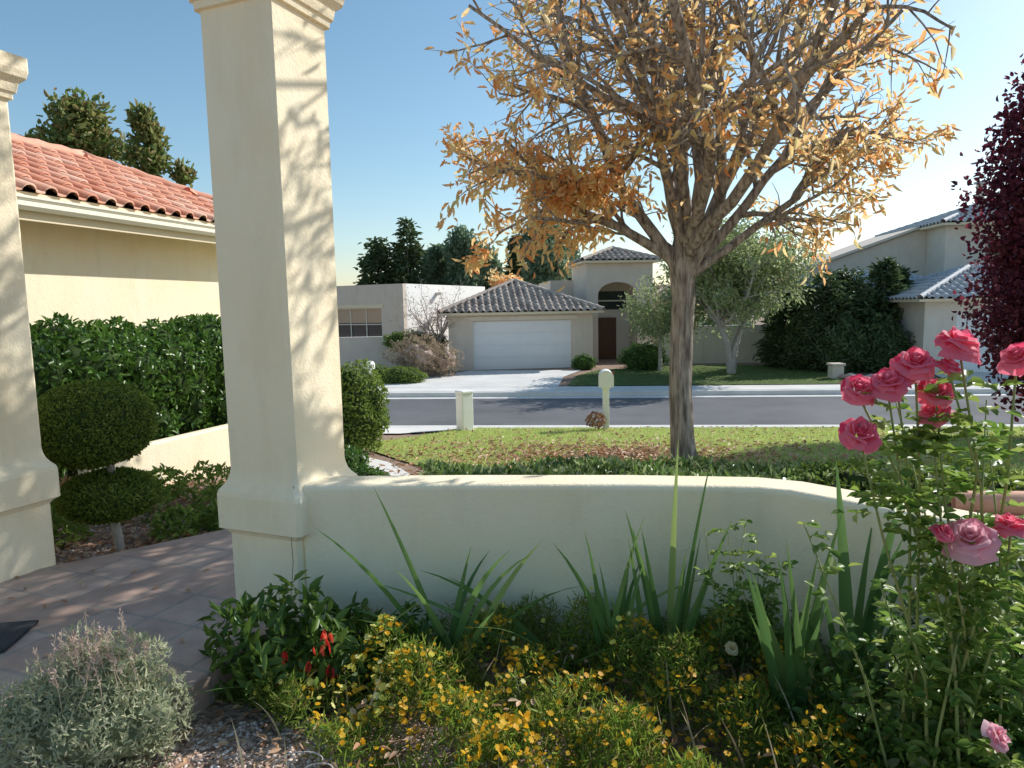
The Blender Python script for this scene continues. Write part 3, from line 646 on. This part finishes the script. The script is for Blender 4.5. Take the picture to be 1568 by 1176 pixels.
def flowers(name,x,y,z,rr_,m,npet=7,parent=None):
    n=len(x);t=[(0,0,0)];f=[]
    for i in range(npet):
        a=2*math.pi*i/npet; w=.42
        t+=[(math.cos(a-w)*.75,math.sin(a-w)*.75,.18),(math.cos(a)*1,math.sin(a)*1,.12),(math.cos(a+w)*.75,math.sin(a+w)*.75,.18)]
        f.append((0,1+3*i,2+3*i,3+3*i))
    t=np.array(t); q=norm(R.normal(0,.5,(n,3))+np.array([.25,-.3,1])); a=norm(np.cross(q,ru(n))); b=np.cross(q,a)
    s=(rr_*R.uniform(.6,1.3,n))[:,None,None]
    V=(t[None,:,0:1]*a[:,None,:]+t[None,:,1:2]*b[:,None,:]+t[None,:,2:3]*q[:,None,:])*s+np.stack([x,y,z],1)[:,None,:]
    return inst(name,V,f,m,parent)
def flowpos(n,x0,x1,y0,y1,lift=.05):
    x=R.uniform(x0,x1,n);y=R.uniform(y0,y1,n); bare=(x< -1.25+(2.9-y)*1.0)&(y<2.9)
    cl=np.sin(x*7+y*9)+np.sin(y*12-x*5)+R.normal(0,.7,n); k=(~bare)&(cl>-.3); x=x[k];y=y[k]; return x,y,-.15+mound(x,y)+R.uniform(-.01,lift,len(x))
x,y,z=flowpos(3600,-1.0,1.2,1.8,3.15); flowers('orange_flowers',x,y,z,.0118,G_yel)
x,y,z=flowpos(650,-1.3,-.5,2.5,3.05); flowers('yellow_flowers',x,y,z,.015,G_lem)
x,y,z=flowpos(120,-.6,1.2,2.6,3.3); flowers('yellow_flowers',x,y,z+.02,.014,G_lem)
# iris
G_iris=leafmat('iris_leaf',[(.08,.17,.05),(.12,.23,.07),(.18,.30,.09),(.34,.44,.14)],.4,.4)
G_dry=leafmat('dry_leaf',[(.55,.44,.27),(.62,.52,.35),(.45,.33,.2)],.4)
def blades(name,specs,m,loc,tws=.5):
    e=grp(name,loc); V=[]
    k=9
    for (x,y,z,L,az,tilt,bend,w) in specs:
        p=Vector((x,y,z)); a=rad(az); h=Vector((math.cos(a),math.sin(a),0)); t=rad(tilt)
        tw_=R.uniform(-tws,tws); vv=[]
        sx=Vector((math.cos(tw_),math.sin(tw_),0))
        for i in range(k):
            s=i/(k-1); ww=w*(min(1,.6+s*1.4)*(1-s**2.4)+.02); d=(h*math.sin(t)+Vector((0,0,math.cos(t)))).normalized()
            sd=(sx-d*sx.dot(d))
            if sd.length<.25: sd=Vector((-h.y,h.x,0))
            sd.normalize()
            vv+=[p-sd*ww/2,p+d.cross(sd)*ww*.12,p+sd*ww/2]; p=p+d*(L/(k-1)); t+=rad(bend)*(.3+1.4*s)/(k-1)
        V.append([tuple(q) for q in vv])
    F=[]
    for i in range(k-1):
        for j in range(2): F.append((i*3+j,i*3+j+1,(i+1)*3+j+1,(i+1)*3+j))
    inst('leaf_blades',np.array(V),F,m,e,smooth=True); return e
def cl(x,y,n,L,w=.03,ti=(5,38),be=(5,70)):
    o=[]
    for _ in range(n):
        az=R.choice([0,180])+R.uniform(-50,50)
        o.append((x+R.normal(0,.035),y+R.normal(0,.025),-.16,L*R.uniform(.6,1.05),az,R.uniform(*ti),R.uniform(*be),w*R.uniform(.75,1.15)))
    return o
sp=cl(-.30,3.10,8,.74,.036)+[(-.33,3.1,-.16,.98,175,32,30,.036),(-.3,3.1,-.16,1.0,168,20,8,.03),(-.27,3.1,-.16,.78,10,24,30,.04),(-.3,3.1,-.16,.8,5,40,60,.03)]
blades('iris_plant',sp,G_iris,(-.28,3.15,-.15))
blades('iris_plant',cl(.22,3.10,8,.7,.026,ti=(30,65),be=(30,80))+[(.25,3.12,-.16,.9,172,45,40,.03),(.2,3.1,-.16,1.0,178,55,25,.028),(.22,3.1,-.16,.85,5,45,45,.026)],G_iris,(.22,3.15,-.15))
blades('iris_plant',cl(.46,3.08,10,.78,.036,(3,22),(0,25)),G_iris,(.48,3.12,-.15))
blades('iris_plant',cl(.70,3.06,10,.82,.038,(3,22),(0,20))+[(.72,3.08,-.16,1.14,60,5,6,.036),(.74,3.08,-.16,1.08,15,9,5,.028)],G_iris,(.7,3.12,-.15))
blades('iris_plant',cl(1.12,2.62,9,.86,.044,(3,20),(0,20))+[(1.1,2.6,-.16,.94,20,12,10,.062)],G_iris,(1.12,2.62,-.15))
blades('iris_plant',cl(1.38,2.72,8,.94,.046,(3,24),(0,25))+[(1.38,2.7,-.16,1.14,10,11,10,.055),(1.4,2.7,-.16,1.1,90,8,10,.062)],G_iris,(1.38,2.8,-.15))
blades('daylily_plant',cl(-.85,2.95,14,.62,.024,(35,70),(10,60)),G_iris,(-.85,2.95,-.15))
blades('iris_plant',cl(-1.15,2.3,7,.13,.016,(20,50),(5,20)),G_iris,(-1.15,2.3,-.15))
sp=[]
for _ in range(130):
    x=R.uniform(-1.0,1.4);y=R.uniform(2.0,3.3); sp.append((x,y,-.15,R.uniform(.12,.38),R.uniform(0,360),R.uniform(10,60),R.uniform(0,60),R.uniform(.003,.012)))
blades('dry_stalks',sp,G_dry,(0,2.6,-.15))
G_pep=leafmat('broad_leaf',[(.06,.13,.02),(.10,.18,.03),(.15,.25,.05)],.35,.4,.4)
G_red=leafmat('red_petal',[(.8,.03,.03),(.88,.08,.05),(.9,.16,.08)],.4)
shrub('broadleaf_plant',[((-1.12,3.02,.08),(.26,.22,.2)),((-.85,2.98,.0),(.26,.2,.18)),((-.55,3.1,-.03),(.22,.16,.14))],1500,.085,.032,G_pep,core=None,up=-.1,rough=.3)
x=np.array([-.84,-.83,-.82,-1.02,-.82,-.80,-1.0,-.9]);y=np.array([2.80]*8);z=np.array([.18,.21,.24,.02,.06,.04,.14,.1])
leaves('red_trumpet_flowers',np.stack([np.repeat(x,5),np.repeat(y,5),np.repeat(z,5)],1)+R.normal(0,.01,(40,3)),ru(40)*.5+np.array([0,-.2,-1]),ru(40),.05,.015,G_red)
# sage
G_sage=leafmat('sage_leaf',[(.40,.46,.27),(.54,.57,.37),(.66,.65,.46),(.48,.50,.33)],.45,.7)
G_spk=leafmat('dry_spike',[(.6,.43,.36),(.7,.56,.48),(.66,.48,.42)],.4,.8)
e=shrub('sage_bush',[((-1.68,2.62,.10),(.25,.2,.2)),((-1.5,2.52,.0),(.18,.18,.15)),((-1.88,2.55,.02),(.22,.18,.15)),((-1.66,2.5,.0),(.24,.2,.16))],9500,.03,.008,G_sage,core=mat('sage_core',(.14,.16,.08),(.22,.24,.14),30),cs=.7,up=.5,rough=.2)
st=[]
for _ in range(60):
    a=R.uniform(0,6.28);r_=R.uniform(0,.2); b=Vector((-1.68+r_*math.cos(a),2.57+r_*math.sin(a)*.8,.1)); tp=b+Vector((R.normal(0,.04),R.normal(0,.04),R.uniform(.16,.3)))
    st.append(([b,(b+tp)/2+Vector((R.normal(0,.008),0,0)),tp],[.0018,.0015,.001]))
tubes('flower_stems',st,mat('dry_stem',(.5,.4,.28)),e,4)
P=[];T=[]
for pts,_ in st:
    for _ in range(14):
        q=R.uniform(.5,1); p=pts[0].lerp(pts[2],q); P.append(np.array(p)+R.normal(0,.004,3)); T.append(R.normal(0,.5,3)+np.array([0,0,.7]))
leaves('flower_spikes',np.array(P),np.array(T),ru(len(P)),.018,.008,G_spk,e)
# roses -----------------------------------------------------------
M_cane=mat('rose_cane',(.2,.29,.08),(.32,.3,.12),20,.6)
G_rl=leafmat('rose_leaf',[(.10,.20,.03),(.17,.29,.05),(.27,.39,.08),(.36,.44,.11)],.5,.4,.4)
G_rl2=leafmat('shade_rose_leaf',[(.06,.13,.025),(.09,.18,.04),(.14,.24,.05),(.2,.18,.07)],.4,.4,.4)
def petalmat(name,inner,edge):
    m,nt,b=_nt(name); g=nt.nodes.new('ShaderNodeNewGeometry')
    c=ramp(nt,g.outputs['Random Per Island'],[inner,edge,tuple((a+b_)/2 for a,b_ in zip(inner,edge)),edge])
    nt.links.new(c,b.inputs['Base Color']); b.inputs['Roughness'].default_value=.6; b.inputs['Specular IOR Level'].default_value=.2
    t=nt.nodes.new('ShaderNodeBsdfTranslucent'); nt.links.new(c,t.inputs['Color'])
    mx=nt.nodes.new('ShaderNodeMixShader'); mx.inputs[0].default_value=.5
    nt.links.new(b.outputs[0],mx.inputs[1]); nt.links.new(t.outputs[0],mx.inputs[2]); nt.links.new(mx.outputs[0],nt.nodes['Material Output'].inputs['Surface']); return m
G_rose=petalmat('rose_petal',(.86,.07,.17),(.92,.30,.40))
G_rose2=petalmat('pale_rose_petal',(.90,.36,.46),(.93,.60,.66))
G_crm=petalmat('cream_petal',(.85,.68,.35),(.9,.8,.55))
def rose(parent,c,Rr,axis,m):
    ax=Vector(axis).normalized(); q=ax.to_track_quat('Z','Y'); V=[]
    layers=[(3,.06,.20,.85,0),(4,.12,.36,.85,.0),(5,.18,.56,.80,.05),(5,.22,.80,.66,.2),(6,.25,1.0,.45,.45),(4,.25,1.08,.18,.7)]
    nu,nv=8,7
    for li,(n,r0,r1,h,rx) in enumerate(layers):
        for i in range(n):
            th=2*math.pi*i/n+li*.9+R.uniform(-.3,.3); sp=2.2*math.pi/n*(.60); jr=R.uniform(.82,1.12);jh=R.uniform(.8,1.12); ph=R.uniform(0,6); vv=[]; tilt=R.uniform(-.12,.12)
            for b in range(nv):
                v=b/(nv-1)
                for a in range(nu):
                    u=a/(nu-1)*2-1; wid=sp*(.3+.8*math.sin(min(1,v*.9+.1)*math.pi*.64)); an=th+u*wid
                    r=(r0+(r1-r0)*v**.8+rx*.45*max(0,v-.6))*jr*(1+.05*math.sin(u*6+ph)*v)
                    z=(h*math.sin(v*math.pi*.5)-rx*1.5*max(0,v-.6)**1.2-.22*u*u*v)*jh+.06*math.sin(u*4.5+ph)*v*v+tilt*v
                    vv.append(Vector(c)+(q@Vector((r*math.cos(an),r*math.sin(an),z-.25)))*Rr)
            V.append([tuple(p) for p in vv])
    F=[(b*nu+a,b*nu+a+1,(b+1)*nu+a+1,(b+1)*nu+a) for b in range(nv-1) for a in range(nu-1)]
    inst('bloom',np.array(V),F,m,parent,smooth=True)
rb=grp('rose_bush',(1.45,1.95,-.15))
fl=[(1.15,1.75,1.49,.052,0),(1.04,1.75,1.44,.046,0),(.965,1.74,1.39,.044,0),(.90,1.76,1.375,.040,0),(1.01,1.78,1.40,.038,0),(1.115,1.78,1.36,.040,0),(.895,1.73,1.26,.045,0),(1.30,1.75,1.45,.04,0),(1.12,1.8,1.30,.036,0),(1.205,1.75,.97,.056,1),(1.32,1.76,1.0,.04,0),(1.22,1.62,.49,.032,1),(1.13,1.74,.99,.025,0),(1.11,1.72,1.43,.028,0)]
canes=[];leafP=[];leafT=[];leafN=[]
def sprig(p,d,sz):
    d=np.array(d);d=d/np.linalg.norm(d); s=np.cross(d,[0,0,1.]);s=s/(np.linalg.norm(s)+1e-6); nn=np.cross(s,d)
    for off,sd in((.25,1),(.25,-1),(.6,1),(.6,-1),(1,0)):
        q=np.array(p)+d*off*sz*2; t=d*(.6 if sd else 1)+s*sd+R.normal(0,.15,3); leafP.append(q);leafT.append(t);leafN.append(nn+R.normal(0,.35,3))
for (x,y,z,r_,k_) in fl:
    b=Vector((1.4+R.uniform(-.15,.25),1.95+R.uniform(-.1,.2),-.15)); tpp=Vector((x,y,z-.02)); m1=b.lerp(tpp,.45)+Vector((R.uniform(.02,.1),R.uniform(0,.08),0)); m2=b.lerp(tpp,.8)+Vector((R.uniform(0,.05),R.uniform(-.02,.04),0))
    pts=[b,b.lerp(m1,.5)+Vector((.01,.01,0)),m1,m2,tpp]; canes.append((pts,[.007,.006,.005,.0035,.003]))
    ax=(R.normal(-.1,.35),-.5+R.normal(0,.3),.85); rose(rb,(x,y,z),r_,ax,G_rose2 if k_ else G_rose)
    for _ in range(26):
        q=R.uniform(.15,.96)*4;i=min(3,int(q));p=pts[i].lerp(pts[i+1],q-i); a=R.uniform(0,6.28); sprig(p,(math.cos(a),math.sin(a),R.uniform(-.2,.6)),R.uniform(.028,.042))
for _ in range(26):
    b=Vector((1.4+R.uniform(-.2,.45),2.0+R.uniform(-.2,.35),-.15)); tpp=b+Vector((R.uniform(-.35,.35),R.uniform(-.3,.2),R.uniform(.6,1.5))); m1=b.lerp(tpp,.5)+Vector((R.uniform(-.05,.08),R.uniform(-.05,.08),0)); pts=[b,m1,tpp]
    canes.append((pts,[.006,.0045,.002]))
    for _ in range(16):
        q=R.uniform(.2,1)*2;i=min(1,int(q));p=pts[i].lerp(pts[i+1],q-i); a=R.uniform(0,6.28); sprig(p,(math.cos(a),math.sin(a),R.uniform(-.2,.6)),R.uniform(.025,.04))
tubes('canes',canes,M_cane,rb,6)
n=len(leafP); s=R.uniform(.8,1.2,n)
leaves('foliage',np.array(leafP),np.array(leafT),np.array(leafN),.042*s,.027*s,G_rl,rb)
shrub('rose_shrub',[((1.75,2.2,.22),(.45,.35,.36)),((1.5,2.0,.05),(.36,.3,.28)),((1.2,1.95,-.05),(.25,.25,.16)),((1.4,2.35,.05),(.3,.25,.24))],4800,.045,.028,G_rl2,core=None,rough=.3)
canes=[];leafP=[];leafT=[];leafN=[]
rb2=grp('rose_shrub',(1.02,2.95,-.15))
for _ in range(16):
    b=Vector((1.05+R.uniform(-.1,.1),2.9+R.uniform(-.08,.08),-.15)); tpp=b+Vector((R.uniform(-.16,.2),R.uniform(-.15,.15),R.uniform(.35,.85))); m1=b.lerp(tpp,.5)+Vector((R.uniform(-.03,.03),0,0)); pts=[b,m1,tpp]; canes.append((pts,[.004,.003,.0015]))
    for _ in range(13):
        q=R.uniform(.2,1)*2;i=min(1,int(q));p=pts[i].lerp(pts[i+1],q-i); a=R.uniform(0,6.28); sprig(p,(math.cos(a),math.sin(a),R.uniform(-.2,.6)),R.uniform(.02,.03))
tubes('canes',canes,M_cane,rb2,5); n=len(leafP); leaves('foliage',np.array(leafP),np.array(leafT),np.array(leafN),.034,.022,G_rl,rb2)
for (x,y,z) in[(.93,2.8,.12),(.83,2.75,-.0),(.98,2.7,.0),(1.3,2.5,.05)]: rose(rb2,(x,y,z),.026,(0,-.5,.8),G_crm)
w=[]
for (cx,cy,r_) in[(-.80,2.3,.09),(-.72,2.25,.06)]:
    pts=[(cx+r_*math.cos(a),cy+r_*.5*math.sin(a),-.06+.05*math.sin(a*.5+1)) for a in np.linspace(0,5.6,18)]; w.append((pts,[.0022]*18))
tubes('irrigation_tube',w,mat('pale_tube',(.6,.56,.5)),sides=5)
# ------------------------------------------------------------------ light & camera
AZ,EL=rad(57),rad(35)
sc=bpy.context.scene
w=bpy.data.worlds.new('World'); sc.world=w; w.use_nodes=True; nt=w.node_tree
sky=nt.nodes.new('ShaderNodeTexSky'); sky.sky_type='NISHITA'; sky.sun_disc=False; sky.sun_elevation=EL; sky.sun_rotation=AZ
sky.air_density=1.25; sky.dust_density=1.8; sky.ozone_density=1.4; sky.altitude=1300
hs=nt.nodes.new('ShaderNodeHueSaturation'); hs.inputs['Hue'].default_value=.487; hs.inputs['Saturation'].default_value=1.1
bg=nt.nodes['Background']; nt.links.new(sky.outputs[0],hs.inputs['Color']); nt.links.new(hs.outputs[0],bg.inputs['Color']); bg.inputs['Strength'].default_value=.15
s=Vector((math.cos(EL)*math.sin(AZ),math.cos(EL)*math.cos(AZ),math.sin(EL)))
sl=bpy.data.lights.new('sun','SUN'); sl.energy=5; sl.angle=rad(.5); sl.color=(1,.97,.91)
so=bpy.data.objects.new('sun',sl); C.objects.link(so); so.rotation_euler=s.to_track_quat('Z','Y').to_euler(); so.location=(20,10,20)
cam=bpy.data.cameras.new('camera'); cam.lens=24; cam.sensor_width=36; cam.clip_end=3000; cam.clip_start=.05
co=bpy.data.objects.new('camera',cam); C.objects.link(co); co.location=(0,0,1.6)
co.rotation_euler=(Matrix.Rotation(rad(90-6.44),4,'X')@Matrix.Rotation(rad(-1.1),4,'Z')).to_euler(); sc.camera=co
sc.view_settings.view_transform='Standard'; sc.view_settings.look='None'; sc.view_settings.exposure=0
